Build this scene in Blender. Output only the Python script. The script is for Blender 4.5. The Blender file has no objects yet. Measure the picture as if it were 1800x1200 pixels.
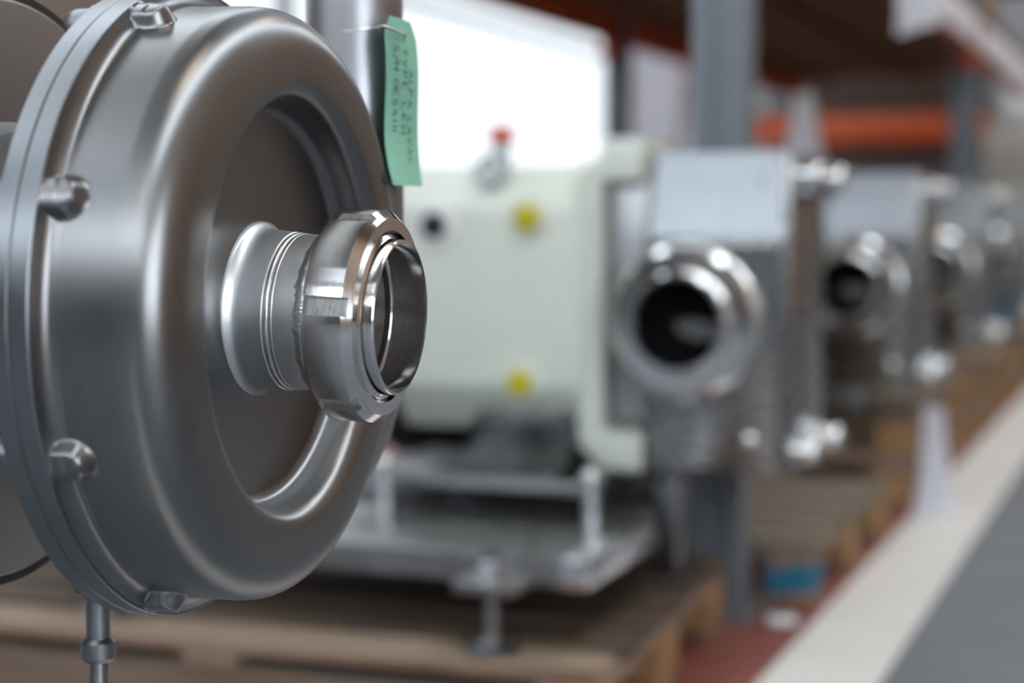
import bpy, bmesh, math, random
from mathutils import Vector, Matrix, noise as mnoise
from math import sin, cos, pi, radians, sqrt

# ------------------------------------------------------------------ camera, world, exposure
scene = bpy.context.scene
COL = scene.collection
YAW, PITCH = radians(21.5), math.atan(220 / 3000)
cam_d = bpy.data.cameras.new('camera')
cam_d.sensor_width = 36.0
cam_d.lens = 60.0
cam_d.clip_start, cam_d.clip_end = 0.05, 200
cam_d.dof.use_dof = True
cam_d.dof.focus_distance = 1.150
cam_d.dof.aperture_fstop = 2.8
cam_d.dof.aperture_blades = 0
cam = bpy.data.objects.new('camera', cam_d)
COL.objects.link(cam)
cam.location = (0, 0, 0.82)
cam.rotation_euler = (pi / 2 - PITCH, 0, YAW)
scene.camera = cam

world = bpy.data.worlds.new('world')
scene.world = world
world.use_nodes = True
wb = world.node_tree.nodes['Background']
wb.inputs[0].default_value = (0.86, 0.93, 1.0, 1)      # bright overcast sky
wb.inputs[1].default_value = 7.0

vs = scene.view_settings
vs.view_transform = 'Standard'
vs.look = 'None'
vs.gamma = 1
vs.use_curve_mapping = False
vs.exposure = 0.25
scene.cycles.use_denoising = True
scene.cycles.max_bounces = 14
scene.cycles.diffuse_bounces = 5
scene.cycles.glossy_bounces = 12
scene.cycles.transparent_max_bounces = 16
scene.cycles.caustics_reflective = False
scene.cycles.caustics_refractive = False
scene.cycles.sample_clamp_indirect = 6.0

random.seed(7)

# ------------------------------------------------------------------ materials
MATS = {}


def nmat(name):
    m = bpy.data.materials.new(name)
    m.use_nodes = True
    nt = m.node_tree
    b = nt.nodes['Principled BSDF']
    MATS[name] = m
    return m, nt, b


def texco(nt, scale=(1, 1, 1), rnd=False):
    tc = nt.nodes.new('ShaderNodeTexCoord')
    mp = nt.nodes.new('ShaderNodeMapping')
    mp.inputs['Scale'].default_value = scale
    nt.links.new(tc.outputs['Object'], mp.inputs['Vector'])
    if rnd:
        oi = nt.nodes.new('ShaderNodeObjectInfo')
        ml = nt.nodes.new('ShaderNodeMath')
        ml.operation = 'MULTIPLY'
        ml.inputs[1].default_value = 37.0
        nt.links.new(oi.outputs['Random'], ml.inputs[0])
        nt.links.new(ml.outputs[0], mp.inputs['Location'])
    return mp.outputs['Vector']


def noise_node(nt, vec, scale, detail=4, rough=0.55):
    n = nt.nodes.new('ShaderNodeTexNoise')
    n.inputs['Scale'].default_value = scale
    n.inputs['Detail'].default_value = detail
    n.inputs['Roughness'].default_value = rough
    nt.links.new(vec, n.inputs['Vector'])
    return n.outputs['Fac']


def ramp(nt, fac, stops):
    r = nt.nodes.new('ShaderNodeValToRGB')
    el = r.color_ramp.elements
    while len(el) > 1:
        el.remove(el[-1])
    el[0].position, el[0].color = stops[0][0], (*stops[0][1], 1)
    for p, c in stops[1:]:
        e = el.new(p)
        e.color = (*c, 1)
    nt.links.new(fac, r.inputs['Fac'])
    return r.outputs['Color']


def rough_var(nt, b, fac, lo, hi):
    mr = nt.nodes.new('ShaderNodeMapRange')
    mr.inputs['To Min'].default_value = lo
    mr.inputs['To Max'].default_value = hi
    mr.inputs['From Min'].default_value = 0.3
    mr.inputs['From Max'].default_value = 0.7
    nt.links.new(fac, mr.inputs['Value'])
    nt.links.new(mr.outputs[0], b.inputs['Roughness'])


def add_bump(nt, b, fac, strength, dist=0.001):
    bp = nt.nodes.new('ShaderNodeBump')
    bp.inputs['Strength'].default_value = strength
    bp.inputs['Distance'].default_value = dist
    nt.links.new(fac, bp.inputs['Height'])
    nt.links.new(bp.outputs[0], b.inputs['Normal'])


def metal(name, col, rlo, rhi, scale=(1, 1, 1), nscale=40, bump=0.0, tint=0.08, bscale=None):
    m, nt, b = nmat(name)
    b.inputs['Metallic'].default_value = 1.0
    v = texco(nt, scale)
    f = noise_node(nt, v, nscale, 5)
    c0 = tuple(max(0, c * (1 - tint)) for c in col)
    c1 = tuple(min(1, c * (1 + tint)) for c in col)
    nt.links.new(ramp(nt, f, [(0.3, c0), (0.7, c1)]), b.inputs['Base Color'])
    rough_var(nt, b, f, rlo, rhi)
    if bump:
        add_bump(nt, b, noise_node(nt, v, bscale or nscale * 6, 3), bump, 0.0004)
    return m


def paint(name, col, rough=0.5, var=0.06, nscale=12, bump=0.0, spec=0.5):
    m, nt, b = nmat(name)
    v = texco(nt)
    f = noise_node(nt, v, nscale, 5)
    c0 = tuple(max(0, c * (1 - var)) for c in col)
    c1 = tuple(min(1, c * (1 + var)) for c in col)
    nt.links.new(ramp(nt, f, [(0.3, c0), (0.7, c1)]), b.inputs['Base Color'])
    b.inputs['Roughness'].default_value = rough
    b.inputs['Specular IOR Level'].default_value = spec
    if bump:
        add_bump(nt, b, noise_node(nt, v, nscale * 8, 3), bump, 0.002)
    return m


def wood(name, dark, light, scale=(2, 30, 30), rough=0.75):
    m, nt, b = nmat(name)
    v = texco(nt, scale, rnd=True)
    f = noise_node(nt, v, 1.6, 6, 0.6)
    nt.links.new(ramp(nt, f, [(0.25, dark), (0.55, light), (0.8, tuple(min(1, c * 1.15) for c in light))]), b.inputs['Base Color'])
    b.inputs['Roughness'].default_value = rough
    b.inputs['Specular IOR Level'].default_value = 0.25
    add_bump(nt, b, f, 0.35, 0.003)
    return m


metal('satin_steel', (0.225, 0.223, 0.225), 0.29, 0.36, nscale=9, bump=0.05, tint=0.06, bscale=900)
metal('flange_steel', (0.22, 0.23, 0.245), 0.30, 0.38, nscale=14, bump=0.05, tint=0.05, bscale=700)
metal('neck_steel', (0.74, 0.76, 0.78), 0.36, 0.46, scale=(3, 1, 1), nscale=25, tint=0.03)
metal('weld_steel', (0.58, 0.58, 0.58), 0.30, 0.45, nscale=120, bump=0.2, tint=0.1)
metal('bore_steel', (0.80, 0.79, 0.78), 0.16, 0.24, scale=(14, 1, 1), nscale=60, tint=0.03)
metal('polished_steel', (0.74, 0.73, 0.72), 0.08, 0.15, scale=(14, 1, 1), nscale=60, bump=0.05, tint=0.04)
metal('milled_steel', (0.46, 0.45, 0.44), 0.25, 0.4, scale=(6, 1, 1), nscale=160, bump=0.35, tint=0.2)
metal('pipe_steel', (0.34, 0.34, 0.36), 0.36, 0.44, nscale=20, tint=0.05)
metal('cast_steel', (0.26, 0.255, 0.25), 0.24, 0.30, nscale=30, tint=0.04)
metal('plate_steel', (0.78, 0.80, 0.83), 0.22, 0.30, nscale=16, tint=0.05)
metal('sheet_steel', (0.33, 0.345, 0.37), 0.28, 0.36, nscale=16, tint=0.06)
metal('nut_steel', (0.80, 0.80, 0.80), 0.08, 0.14, nscale=30, tint=0.04)
metal('skid_steel', (0.33, 0.33, 0.335), 0.28, 0.45, nscale=25, tint=0.1)
metal('dark_steel', (0.26, 0.265, 0.28), 0.3, 0.45, nscale=30, tint=0.12)
metal('bracket_steel', (0.15, 0.155, 0.17), 0.28, 0.4, nscale=30, tint=0.12)
metal('shroud_steel', (0.40, 0.37, 0.35), 0.35, 0.5, nscale=12, tint=0.06)
metal('wire_steel', (0.75, 0.74, 0.76), 0.15, 0.25, nscale=60)
metal('galvanised_steel', (0.50, 0.53, 0.56), 0.38, 0.5, nscale=25, tint=0.1)
paint('cream_paint', (0.66, 0.69, 0.61), 0.35, 0.03)
paint('black_rubber', (0.012, 0.013, 0.016), 0.55)
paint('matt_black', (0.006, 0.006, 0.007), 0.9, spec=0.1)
paint('dark_blue_plug', (0.012, 0.018, 0.035), 0.3)
paint('yellow_plastic', (0.50, 0.44, 0.010), 0.4)
paint('white_plastic', (0.80, 0.80, 0.78), 0.4)
paint('red_plastic', (0.62, 0.085, 0.02), 0.35)
paint('orange_paint', (0.55, 0.085, 0.018), 0.45, 0.08)
paint('upright_paint', (0.165, 0.185, 0.21), 0.45, 0.06)
paint('beige_film', (0.50, 0.47, 0.42), 0.4, 0.1)
paint('cover_white', (0.88, 0.88, 0.93), 0.6, 0.02)
paint('paper_white', (0.82, 0.83, 0.86), 0.7, 0.03)
paint('tag_green', (0.25, 0.53, 0.385), 0.75, 0.05, nscale=40)
paint('pen_ink', (0.035, 0.085, 0.065), 0.7, 0.3, nscale=300)
paint('floor_concrete', (0.135, 0.145, 0.165), 0.55, 0.12, nscale=3, bump=0.05)
paint('floor_red', (0.23, 0.060, 0.042), 0.5, 0.15, nscale=6)
paint('floor_white', (0.74, 0.71, 0.67), 0.5, 0.05, nscale=5)
paint('wall_paint', (0.33, 0.33, 0.33), 0.8, 0.05, nscale=2)
paint('wall_dark', (0.10, 0.105, 0.115), 0.7, 0.08, nscale=2)
paint('wall_timber', (0.42, 0.285, 0.205), 0.7, 0.15, nscale=2)
paint('roof_sheet', (0.24, 0.215, 0.19), 0.6, 0.06, nscale=2)
paint('frame_paint', (0.35, 0.37, 0.40), 0.5)
paint('blue_plastic', (0.015, 0.07, 0.13), 0.4)
paint('pale_blue_carton', (0.62, 0.72, 0.80), 0.7)
paint('pink_carton', (0.75, 0.42, 0.42), 0.7)
paint('brown_carton', (0.30, 0.20, 0.12), 0.8, 0.12)
paint('dark_brown', (0.065, 0.040, 0.030), 0.7, 0.15)
paint('dull_mauve', (0.11, 0.082, 0.078), 0.7, 0.15)
wood('pallet_wood', (0.15, 0.10, 0.066), (0.31, 0.225, 0.165))
wood('old_wood', (0.11, 0.082, 0.06), (0.21, 0.165, 0.125))
wood('block_wood', (0.20, 0.10, 0.04), (0.42, 0.25, 0.12), scale=(20, 20, 4))
wood('shaded_deck', (0.05, 0.034, 0.024), (0.115, 0.082, 0.06))  # pallet boards under the skid, shadow put into the wood colour
wood('deck_wood', (0.10, 0.055, 0.028), (0.20, 0.115, 0.062))


def film(name, col):
    m, nt, b = nmat(name)
    f = noise_node(nt, texco(nt), 14, 5)
    c = ramp(nt, f, [(0.3, tuple(x * .93 for x in col)), (0.7, col)])
    nt.links.new(c, b.inputs['Base Color'])
    b.inputs['Roughness'].default_value = 0.35
    tl = nt.nodes.new('ShaderNodeBsdfTranslucent')
    nt.links.new(c, tl.inputs['Color'])
    mx = nt.nodes.new('ShaderNodeMixShader')
    mx.inputs[0].default_value = 0.25
    nt.links.new(b.outputs[0], mx.inputs[1])
    nt.links.new(tl.outputs[0], mx.inputs[2])
    nt.links.new(mx.outputs[0], nt.nodes['Material Output'].inputs[0])


film('white_film', (0.90, 0.90, 0.95))


def stencil_mat():
    m, nt, b = nmat('stencilled_wood')
    v = texco(nt, (20, 20, 4))
    f = noise_node(nt, v, 1.6, 6, 0.6)
    wcol = ramp(nt, f, [(0.25, (0.20, 0.11, 0.05)), (0.6, (0.36, 0.22, 0.12))])
    v2 = texco(nt)
    f2 = noise_node(nt, v2, 18, 2)
    sx = nt.nodes.new('ShaderNodeSeparateXYZ')
    nt.links.new(v2, sx.inputs[0])
    ab = nt.nodes.new('ShaderNodeMath')
    ab.operation = 'ABSOLUTE'
    nt.links.new(sx.outputs['Z'], ab.inputs[0])
    sc = nt.nodes.new('ShaderNodeMath')
    sc.operation = 'MULTIPLY_ADD'
    sc.inputs[1].default_value = -12.0
    sc.inputs[2].default_value = 0.42
    nt.links.new(ab.outputs[0], sc.inputs[0])
    ad = nt.nodes.new('ShaderNodeMath')
    ad.operation = 'ADD'
    nt.links.new(sc.outputs[0], ad.inputs[0])
    nt.links.new(f2, ad.inputs[1])
    mk = ramp(nt, ad.outputs[0], [(0.50, (0, 0, 0)), (0.60, (1, 1, 1))])
    mx = nt.nodes.new('ShaderNodeMix')
    mx.data_type = 'RGBA'
    nt.links.new(mk, mx.inputs[0])
    nt.links.new(wcol, mx.inputs[6])
    mx.inputs[7].default_value = (0.012, 0.135, 0.24, 1)
    nt.links.new(mx.outputs[2], b.inputs['Base Color'])
    b.inputs['Roughness'].default_value = 0.75


stencil_mat()


def glass_mat(name, tint):
    m, nt, b = nmat(name)
    nt.nodes.remove(b)
    tr = nt.nodes.new('ShaderNodeBsdfTransparent')
    tr.inputs[0].default_value = (*tint, 1)
    gl = nt.nodes.new('ShaderNodeBsdfGlossy')
    gl.inputs['Roughness'].default_value = 0.02
    mx = nt.nodes.new('ShaderNodeMixShader')
    mx.inputs[0].default_value = 0.04
    nt.links.new(tr.outputs[0], mx.inputs[1])
    nt.links.new(gl.outputs[0], mx.inputs[2])
    nt.links.new(mx.outputs[0], nt.nodes['Material Output'].inputs[0])


glass_mat('window_glass', (0.96, 0.97, 0.97))
glass_mat('tinted_glazing', (0.43, 0.43, 0.427))
glass_mat('rooflight_sheet', (0.40, 0.41, 0.42))


def lamp_mat():
    m, nt, b = nmat('lamp_tube')
    b.inputs['Emission Color'].default_value = (1.0, 0.80, 0.58, 1)
    b.inputs['Emission Strength'].default_value = 34.0


lamp_mat()

# ------------------------------------------------------------------ mesh helpers


def finish(me, angle=35):
    me.validate()
    for p in me.polygons:
        p.use_smooth = True
    me.set_sharp_from_angle(angle=radians(angle))
    return me


def mesh_from(verts, faces, angle=35):
    me = bpy.data.meshes.new('mesh')
    me.from_pydata([tuple(v) for v in verts], [], faces)
    me.update()
    bm = bmesh.new()
    bm.from_mesh(me)
    bmesh.ops.recalc_face_normals(bm, faces=bm.faces)
    bm.to_mesh(me)
    bm.free()
    return finish(me, angle)


def bm_mesh(bm, angle=35):
    me = bpy.data.meshes.new('mesh')
    bmesh.ops.recalc_face_normals(bm, faces=bm.faces)
    bm.to_mesh(me)
    bm.free()
    return finish(me, angle)


def obj(name, me, mat, parent=None, loc=(0, 0, 0), rot=(0, 0, 0), label=None):
    if mat and me.materials and me.materials[0] is not MATS[mat]:
        me = me.copy()
        me.materials[0] = MATS[mat]
    elif mat and not me.materials:
        me.materials.append(MATS[mat])
    o = bpy.data.objects.new(name, me)
    me.name = name
    COL.objects.link(o)
    o.location = loc
    o.rotation_euler = rot
    if parent:
        o.parent = parent
    if label:
        o['label'] = label
    return o


def thing(name, label, cat, loc=(0, 0, 0), rz=0.0, group=None):
    o = bpy.data.objects.new(name, None)
    o.empty_display_size = 0.05
    COL.objects.link(o)
    o.location = loc
    o.rotation_euler = (0, 0, rz)
    o['label'] = label
    o['category'] = cat
    if group:
        o['group'] = group
    return o


def tag(o, label, cat, group=None):
    o['label'] = label
    o['category'] = cat
    if group:
        o['group'] = group
    return o


def struct(o, label=None):
    o['kind'] = 'structure'
    if label:
        o['label'] = label
    return o


def box(x0, x1, y0, y1, z0, z1, bevel=0.0, seg=2):
    bm = bmesh.new()
    bmesh.ops.create_cube(bm, size=1)
    for v in bm.verts:
        v.co = Vector(((x0 + x1) / 2 + v.co.x * (x1 - x0), (y0 + y1) / 2 + v.co.y * (y1 - y0), (z0 + z1) / 2 + v.co.z * (z1 - z0)))
    if bevel:
        bmesh.ops.bevel(bm, geom=bm.edges[:], offset=bevel, segments=seg, profile=0.5, affect='EDGES')
    return bm_mesh(bm)


def cbox(sx, sy, sz, bevel=0.0, seg=2):
    return box(-sx / 2, sx / 2, -sy / 2, sy / 2, -sz / 2, sz / 2, bevel, seg)


def prism(poly, a0, a1, axis='x', bevel=0.0, seg=2):
    """poly in the plane normal to axis: x -> (y,z), y -> (x,z), z -> (x,y)"""
    n = len(poly)
    vs_ = []
    for a in (a0, a1):
        for p, q in poly:
            vs_.append({'x': (a, p, q), 'y': (p, a, q), 'z': (p, q, a)}[axis])
    faces = [tuple(range(n)), tuple(range(2 * n - 1, n - 1, -1))]
    for i in range(n):
        j = (i + 1) % n
        faces.append((i, j, n + j, n + i))
    me = bpy.data.meshes.new('mesh')
    me.from_pydata(vs_, [], faces)
    bm = bmesh.new()
    bm.from_mesh(me)
    bpy.data.meshes.remove(me)
    bmesh.ops.recalc_face_normals(bm, faces=bm.faces)
    if bevel:
        bmesh.ops.bevel(bm, geom=bm.edges[:], offset=bevel, segments=seg, profile=0.5, affect='EDGES')
    return bm_mesh(bm)


def lathe(profile, segs=96, axis='x', closed=True, disp=None, angle=30, mtx=None):
    """profile: list of (axial, radius). closed: join last to first (solid ring). r == 0 ends make caps."""
    verts, faces, rows = [], [], []
    n = len(profile)
    for i, (a, r) in enumerate(profile):
        if r < 1e-7:
            rows.append([len(verts)])
            verts.append((a, 0, 0))
            continue
        row = []
        for k in range(segs):
            th = 2 * pi * k / segs
            aa, rr = (a, r) if disp is None else disp(i, th, a, r)
            row.append(len(verts))
            verts.append((aa, rr * cos(th), rr * sin(th)))
        rows.append(row)
    rng = range(n if closed else n - 1)
    for i in rng:
        A, B = rows[i], rows[(i + 1) % n]
        if len(A) == 1 and len(B) == 1:
            continue
        for k in range(segs):
            k2 = (k + 1) % segs
            if len(A) == 1:
                faces.append((A[0], B[k], B[k2]))
            elif len(B) == 1:
                faces.append((A[k], B[0], A[k2]))
            else:
                faces.append((A[k], B[k], B[k2], A[k2]))
    out = []
    for (a, p, q) in verts:
        if axis == 'x':
            out.append((a, p, q))
        elif axis == 'y':
            out.append((p, a, q))
        else:
            out.append((p, q, a))
    if mtx is not None:
        out = [mtx @ Vector(v) for v in out]
    return mesh_from(out, faces, angle)


def cyl(r, a0, a1, axis='z', segs=32, bevel=0.0):
    if bevel:
        prof = [(a0, 0), (a0, r - bevel), (a0 + bevel * .3, r - bevel * .3), (a0 + bevel, r), (a1 - bevel, r), (a1 - bevel * .3, r - bevel * .3), (a1, r - bevel), (a1, 0)]
    else:
        prof = [(a0, 0), (a0, r), (a1, r), (a1, 0)]
    return lathe(prof, segs, axis, closed=False)


def arc(cx, cy, r, a0, a1, n):
    return [(cx + r * cos(radians(a0 + (a1 - a0) * i / n)), cy + r * sin(radians(a0 + (a1 - a0) * i / n))) for i in range(n + 1)]


def tube(pts, r, segs=10, closed=False):
    pts = [Vector(p) for p in pts]
    n = len(pts)
    verts, faces = [], []
    prev = None
    for i, p in enumerate(pts):
        a = pts[(i - 1) % n] if (closed or i > 0) else p
        b = pts[(i + 1) % n] if (closed or i < n - 1) else p
        t = (b - a).normalized()
        if prev is None:
            u = t.orthogonal().normalized()
        else:
            u = (prev - t * prev.dot(t)).normalized()
        prev = u
        w = t.cross(u)
        for k in range(segs):
            th = 2 * pi * k / segs
            verts.append(p + r * (u * cos(th) + w * sin(th)))
    m = n if closed else n - 1
    for i in range(m):
        j = (i + 1) % n
        for k in range(segs):
            k2 = (k + 1) % segs
            faces.append((i * segs + k, i * segs + k2, j * segs + k2, j * segs + k))
    if not closed:
        faces.append(tuple(range(segs)))
        faces.append(tuple(range((n - 1) * segs, n * segs)))
    return mesh_from(verts, faces, 60)


def xform(me, mtx):
    me.transform(mtx)
    return me


def boolean_cut(me, cutters):
    o = bpy.data.objects.new('tmp', me)
    COL.objects.link(o)
    cs = []
    for c in cutters:
        co = bpy.data.objects.new('tmpc', c)
        COL.objects.link(co)
        md = o.modifiers.new('b', 'BOOLEAN')
        md.operation = 'DIFFERENCE'
        md.solver = 'EXACT'
        md.object = co
        cs.append(co)
    dg = bpy.context.evaluated_depsgraph_get()
    res = bpy.data.meshes.new_from_object(o.evaluated_get(dg))
    for x in cs + [o]:
        bpy.data.objects.remove(x)
    for p in res.polygons:
        p.use_smooth = True
    res.set_sharp_from_angle(angle=radians(18))
    return res


def hexnut(af, h, axis='z'):
    r = af / sqrt(3)
    return lathe([(0, 0), (0, r * .93), (h * .12, r), (h * .88, r), (h, r * .93), (h, 0)], 6, axis, closed=False, angle=20)


def domenut_profile(r, h):
    return [(0, 0), (0, r * 1.25), (0.004, r * 1.25), (0.005, r)] + [(h - r * .9 + (r * .9) * sin(radians(a)), r * cos(radians(a))) for a in range(0, 90, 12)] + [(h, 0)]


def bags(w, d, h, seed, taper=lambda q: 1.0, wr=0.02, nu=64, nv=40):
    """wrinkled film wrapped column, base at z 0"""
    verts, faces = [], []
    for j in range(nv + 1):
        q = j / nv
        for i in range(nu):
            th = 2 * pi * i / nu
            c, s = cos(th), sin(th)
            e = 0.35
            x = math.copysign(abs(c) ** e, c) * w / 2
            y = math.copysign(abs(s) ** e, s) * d / 2
            k = taper(q)
            nz = mnoise.noise(Vector((c * 2.1 + seed, s * 2.1, q * 4.0)))
            nz2 = mnoise.noise(Vector((c * 6 + seed, s * 6, q * 2.2 + seed)))
            m = 1 + (nz * 1.0 + nz2 * 0.6) * wr / max(w, d) * 2
            verts.append((x * k * m, y * k * m, h * q + nz2 * wr * .3 * (1 if 0 < j < nv else 0)))
    for j in range(nv):
        for i in range(nu):
            i2 = (i + 1) % nu
            faces.append((j * nu + i, j * nu + i2, (j + 1) * nu + i2, (j + 1) * nu + i))
    faces.append(tuple(range(nu)))
    faces.append(tuple(nv * nu + i for i in range(nu)))
    return mesh_from(verts, faces, 50)


# ------------------------------------------------------------------ the hall
WX, EX, SY, NY, RZ = -7.0, 3.4, -7.0, 24.0, 6.0
fl = struct(obj('floor', box(WX, EX, SY, NY, -0.2, 0.0), 'floor_concrete'), 'dark blue-grey painted concrete floor of the aisle')
red = struct(obj('floor_red_zone', box(-3.2, -0.68, 1.95, NY - 0.01, 0.0, 0.0015), 'floor_red'), 'dull red painted storage strip under the pallets')
lin = struct(obj('floor_white_line', box(-0.68, -0.48, SY, NY - 0.01, 0.0, 0.002), 'floor_white'), 'wide off-white line painted along the aisle')



def glazed_wall(name, along, pos, thick, a0, a1, z0, z1, bays, wname, mat='wall_paint', lab='grey hall wall with a long band of windows', gl='window_glass'):
    """solid wall with one band of glazing, bays panes wide; along = 'y' or 'x'"""
    def bx(p0, p1, q0, q1, r0, r1):
        return box(p0, p1, q0, q1, r0, r1) if along == 'y' else box(q0, q1, p0, p1, r0, r1)
    bm = bmesh.new()
    for (q0, q1, r0, r1) in ((a0, a1, -0.2, z0), (a0, a1, z1, RZ)):
        me = bx(pos, pos + thick, q0, q1, r0, r1)
        bm.from_mesh(me)
        bpy.data.meshes.remove(me)
    w = struct(obj(name, bm_mesh(bm), mat), lab)
    wd = bpy.data.objects.new(wname, None)
    COL.objects.link(wd)
    struct(wd, 'tall glazed window band with grey frames')
    step = (a1 - a0) / bays
    for i in range(bays + 1):
        q = a0 + i * step
        hw = 0.05
        obj('mullion', bx(pos + .02, pos + thick - .02, max(a0, q - hw), min(a1, q + hw), z0, z1), 'frame_paint', wd)
    for zz in (z0, (z0 + z1) / 2, z1):
        obj('transom', bx(pos + .03, pos + thick - .03, a0, a1, max(z0, zz - .04), min(z1, zz + .04)), 'frame_paint', wd)
    for i in range(bays):
        q = a0 + i * step
        obj('pane', bx(pos + thick / 2 - .003, pos + thick / 2 + .003, q + .05, q + step - .05, z0 + .04, z1 - .04), gl, wd)


glazed_wall('wall_left', 'y', WX - 0.2, 0.2, 1.6, NY, 0.9, 4.9, 2, 'window_1', gl='tinted_glazing')
struct(obj('wall_left_rear', box(WX - .2, WX, SY, 1.6, -.2, RZ), 'wall_dark'), 'dark grey unglazed part of the hall wall')
glazed_wall('wall_rear', 'x', SY - 0.2, 0.2, WX, EX, 3.6, 5.8, 5, 'window_2', 'wall_dark', 'dark grey rear wall with high windows')
# right wall: brown cladding with one glazed bay behind the camera
glazed_wall('wall_right', 'y', EX, 0.2, -4.6, -0.8, 0.5, 3.2, 2, 'window_5', 'wall_timber', 'brown timber-clad wall with a glazed bay')
for nm_, a_, b_ in (('wall_right_south', SY, -4.6), ('wall_right_north', -0.8, NY)):
    struct(obj(nm_, box(EX, EX + 0.2, a_, b_, -0.2, RZ), 'wall_timber'), 'brown timber-clad wall along the aisle')
struct(obj('wall_far', box(WX - .2, EX + .2, NY, NY + .2, -0.2, RZ), 'wall_paint'), 'grey far end wall of the hall')
# roof in strips, two long rooflights between them
bmr = bmesh.new()
RY0, RY1 = -6.0, -3.0          # wide rooflight bay at the rear
for (x0, x1, y0_, y1_) in ((WX - .2, EX + .2, SY - .2, RY0), (WX - .2, -4.9, RY1, NY + .2), (-3.9, 0.6, RY1, NY + .2), (1.8, EX + .2, RY1, NY + .2)):
    me_ = box(x0, x1, y0_, y1_, RZ, RZ + .15)
    bmr.from_mesh(me_)
    bpy.data.meshes.remove(me_)
struct(obj('ceiling', bm_mesh(bmr), 'roof_sheet'), 'brown-grey sheet roof of the hall')
for k, (x0, x1) in enumerate(((-4.9, -3.9), (0.6, 1.8))):
    struct(obj('window_%d' % (k + 3), box(x0, x1, RY1, NY + .2, RZ + .05, RZ + .06), 'window_glass'), 'long clear rooflight strip in the sheet roof')
struct(obj('window_6', box(WX - .2, EX + .2, RY0, RY1, RZ + .05, RZ + .06), 'rooflight_sheet'), 'wide tinted rooflight bay across the roof')

# warm strip lamps over the aisle
for k in range(5):
    y = -3.5 + 4.5 * k
    where = ('over the rear end of the aisle', 'over the large stainless pump', 'over the weathered pallet', 'over the beige wrapped crate', 'before the cross rack')[k]
    L = thing('ceiling_lamp', 'long warm white strip lamp hanging ' + where, 'lamp', (-0.3, y, 4.6), 0, 'strip lamps over the aisle')
    obj('housing', box(-.09, .09, -.75, .75, .03, .09, .01), 'white_plastic', L)
    obj('tube', cyl(.028, -.7, .7, 'y', 16), 'lamp_tube', L)
    for s in (-.55, .55):
        obj('hanger', cyl(.006, .09, RZ - 4.6, 'z', 8), 'galvanised_steel', L, (0, s, 0))

# ------------------------------------------------------------------ storage rack over the pallets
FX, BX = -0.875, -2.40          # upright centre lines, aisle side and window side
PY = (3.39, 7.40, 11.4)
rack = thing('pallet_rack', 'grey pallet rack with orange beams and a timber deck above the machines', 'rack', (0, 0, 0))


def upright_mesh():
    w, d, t, h = 0.11, 0.09, 0.006, 3.2
    prof = [(-w / 2, -d / 2), (w / 2, -d / 2), (w / 2, d / 2), (w / 2 - .03, d / 2), (w / 2 - .03, d / 2 - t), (w / 2 - t, d / 2 - t),
            (w / 2 - t, -d / 2 + t), (.018, -d / 2 + t), (.012, -d / 2 + .016), (-.012, -d / 2 + .016), (-.018, -d / 2 + t), (-w / 2 + t, -d / 2 + t), (-w / 2 + t, d / 2 - t),
            (-w / 2 + .03, d / 2 - t), (-w / 2 + .03, d / 2), (-w / 2, d / 2)]
    # groove open to the front face
    prof = [(-w / 2, -d / 2), (-.02, -d / 2), (-.014, -d / 2 + .014), (.014, -d / 2 + .014), (.02, -d / 2), (w / 2, -d / 2), (w / 2, d / 2), (w / 2 - .03, d / 2), (w / 2 - .03, d / 2 - t),
            (w / 2 - t, d / 2 - t), (w / 2 - t, -d / 2 + t), (.024, -d / 2 + t), (.018, -d / 2 + .014 + t), (-.018, -d / 2 + .014 + t), (-.024, -d / 2 + t),
            (-w / 2 + t, -d / 2 + t), (-w / 2 + t, d / 2 - t), (-w / 2 + .03, d / 2 - t), (-w / 2 + .03, d / 2), (-w / 2, d / 2)]
    return prism(prof, 0, h, 'z')


um = upright_mesh()
fp = box(-.08, .08, -.07, .07, 0, .008)
slot_me = box(-.004, .004, -.0465, -.044, -.018, .018)
for y in PY:
    for x in (FX, BX):
        u = obj('upright', um, 'upright_paint', rack, (x, y, 0))
        obj('foot_plate', fp, 'upright_paint', u)
    for z0, z1, xa, xb in ((.35, 1.2, FX, BX), (1.9, 2.8, BX, FX)):
        obj('brace', tube([(xa, y, z0), (xb, y, z1)], .014, 8), 'upright_paint', rack)
for i in range(2):
    L = PY[i + 1] - PY[i] - .11
    yc = (PY[i] + PY[i + 1]) / 2
    for x, s in ((FX, 1), (BX, -1)):
        bmx = box(-.025, .025, -L / 2, L / 2, -.06, .06, .006)
        b_ = obj('beam', bmx, 'orange_paint', rack, (x + s * .02, yc, 1.56 + (0.10 if s < 0 else 0)))
        for e in (-1, 1):
            obj('beam_connector', box(-.035, .035, -.03, .03, -.13, .07, .004), 'orange_paint', b_, (0, e * (L / 2 - .005), 0))
dk = cbox(1.60, 0.125, 0.022, 0.002, 1)
ny = 0
y = 3.45
rr = random.Random(3)
while y < 11.35:
    ob_ = obj('deck_board', dk, 'deck_wood', rack, ((FX + BX) / 2 - .02 + rr.uniform(-.01, .01), y, 1.733 + rr.uniform(0, .003)), (0, 0, rr.uniform(-.004, .004)))
    y += 0.132
# joists carrying the boards
for x in (-1.05, -1.63, -2.2):
    obj('joist', box(-.03, .03, 3.45, 11.3, -.045, .0), 'deck_wood', rack, (x, 0, 1.722))
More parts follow.
